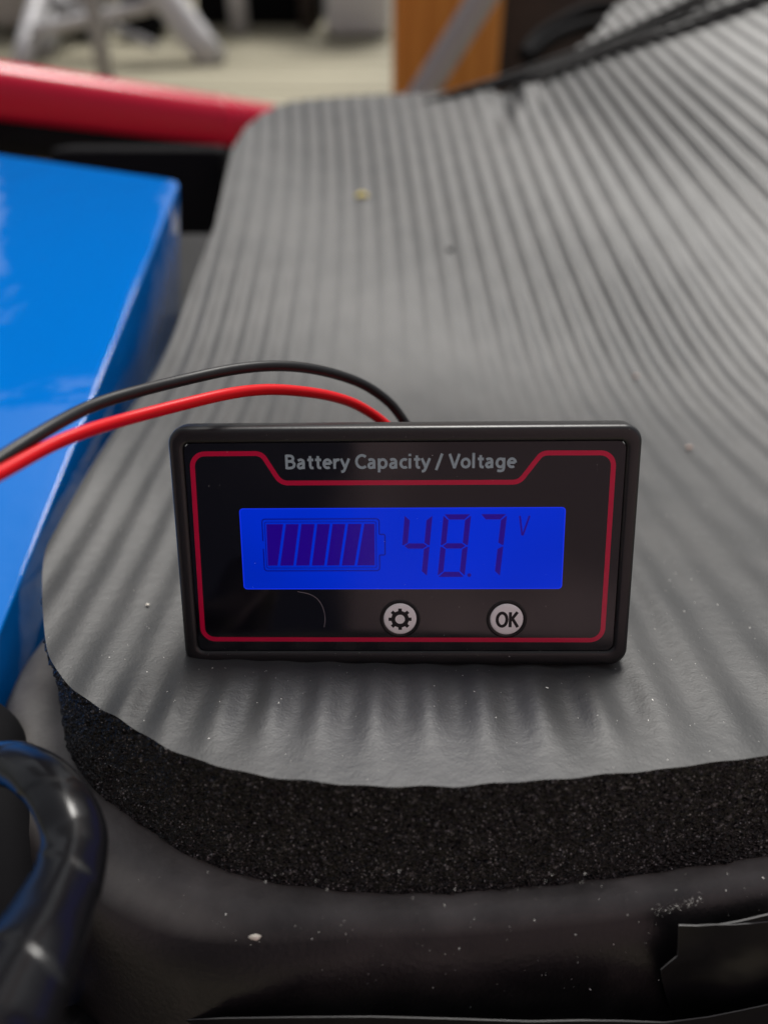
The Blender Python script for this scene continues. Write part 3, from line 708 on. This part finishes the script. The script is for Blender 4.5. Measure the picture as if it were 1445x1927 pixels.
# ------------------------------------------------------------------ crumbs and dust
def chip(name, p, r_, m, label, cat, sq=(1, .7, .55)):
    bm = bmesh.new(); bmesh.ops.create_icosphere(bm, subdivisions=2, radius=r_ * MM)
    for v in bm.verts: v.co = Vector((v.co.x * sq[0], v.co.y * sq[1], v.co.z * sq[2])) * random.uniform(.75, 1.15)
    bmesh.ops.translate(bm, vec=Vector(p) * MM, verts=bm.verts)
    o = bm_obj(name, bm, m, None, True); o.matrix_world = TM.copy(); return tag(o, label, cat)
M_y = mat('yellow_crumb', (.80, .66, .16), .7); M_p = mat('pink_flake', (.62, .45, .38), .5); M_wc = mat('white_chip', (.72, .68, .60), .6)
p = on_mat(681, 368); chip('crumb', p, 2.6, M_y, 'yellow crumb on the far part of the mat', 'crumb')
p = on_mat(846, 470); chip('crumb', p, 1.3, M_blk, 'dark crumb on the mat right of the yellow crumb', 'crumb')
p = on_mat(1296, 842); chip('flake', p, .75, M_p, 'pinkish flake on the mat right of the meter', 'flake')
p = on_mat(1196, 708); chip('flake', p, .7, M_p, 'small pink flake on the mat above the meter corner', 'flake')
p = hit_front(480, 1763, .1); chip('crumb', p, .75, M_wc, 'white chip stuck on the black housing front', 'chip', (1, .5, .55))
p = on_mat(278, 1138); chip('flake', p, .33, M_wc, 'tiny white flake on the mat left of the meter', 'flake')
V, Fc = [], []
def speck(p, r_):
    k = len(V)
    for _ in range(4): V.append(tuple((np.array(p) + rng.normal(0, r_, 3) * [1, 1, .5] + [0, 0, r_ * .4]) * MM))
    Fc.extend([(k, k + 1, k + 2), (k, k + 2, k + 3), (k, k + 3, k + 1), (k + 1, k + 3, k + 2)])
for _ in range(2400):
    x = rng.uniform(-62, 95); y = rng.uniform(-22, 70) if rng.random() < .75 else rng.uniform(60, 250)
    if y < float(interp([x], FR[:, :2])[0]) + .5: continue
    speck((x, y, float(base_z(x, y) + ridge(x, y))), abs(rng.normal(.02, .035)) + .018)
for _ in range(260):
    px, py = rng.uniform(200, 1440), rng.uniform(1640, 1900)
    speck(hit_front(px, py, -.1), abs(rng.normal(.012, .025)) + .015)
for _ in range(130):                                  # pale scuff on the housing
    t = rng.random(); px = 1232 + 92 * t; py = 1716 - 24 * t + rng.normal(0, 3 + 6 * (rng.random() < .2)) + 4 * math.sin(t * 40)
    speck(hit_front(px, py, -.05), .02 + .03 * rng.random())
Mm = TM.inverted() @ meter.matrix_world
for _ in range(150):                                  # lint on the film and along the bezel
    if rng.random() < .45: x, z, y = rng.uniform(-28, 28), rng.uniform(3, 31), FY - .02
    else:
        x, z, y = rng.uniform(-29.5, 29.5), rng.choice([1.6, 2.2, HM - 1.5, HM - .6]) + rng.normal(0, .2), .0
    q = Mm @ Vector((x * MM, y * MM, z * MM)); speck(np.array(q) / MM, abs(rng.normal(.015, .02)) + .012)
ds = mesh_obj('dust', V, Fc, M_dust, None, False); ds.matrix_world = TM.copy(); tag(ds, kind='stuff')
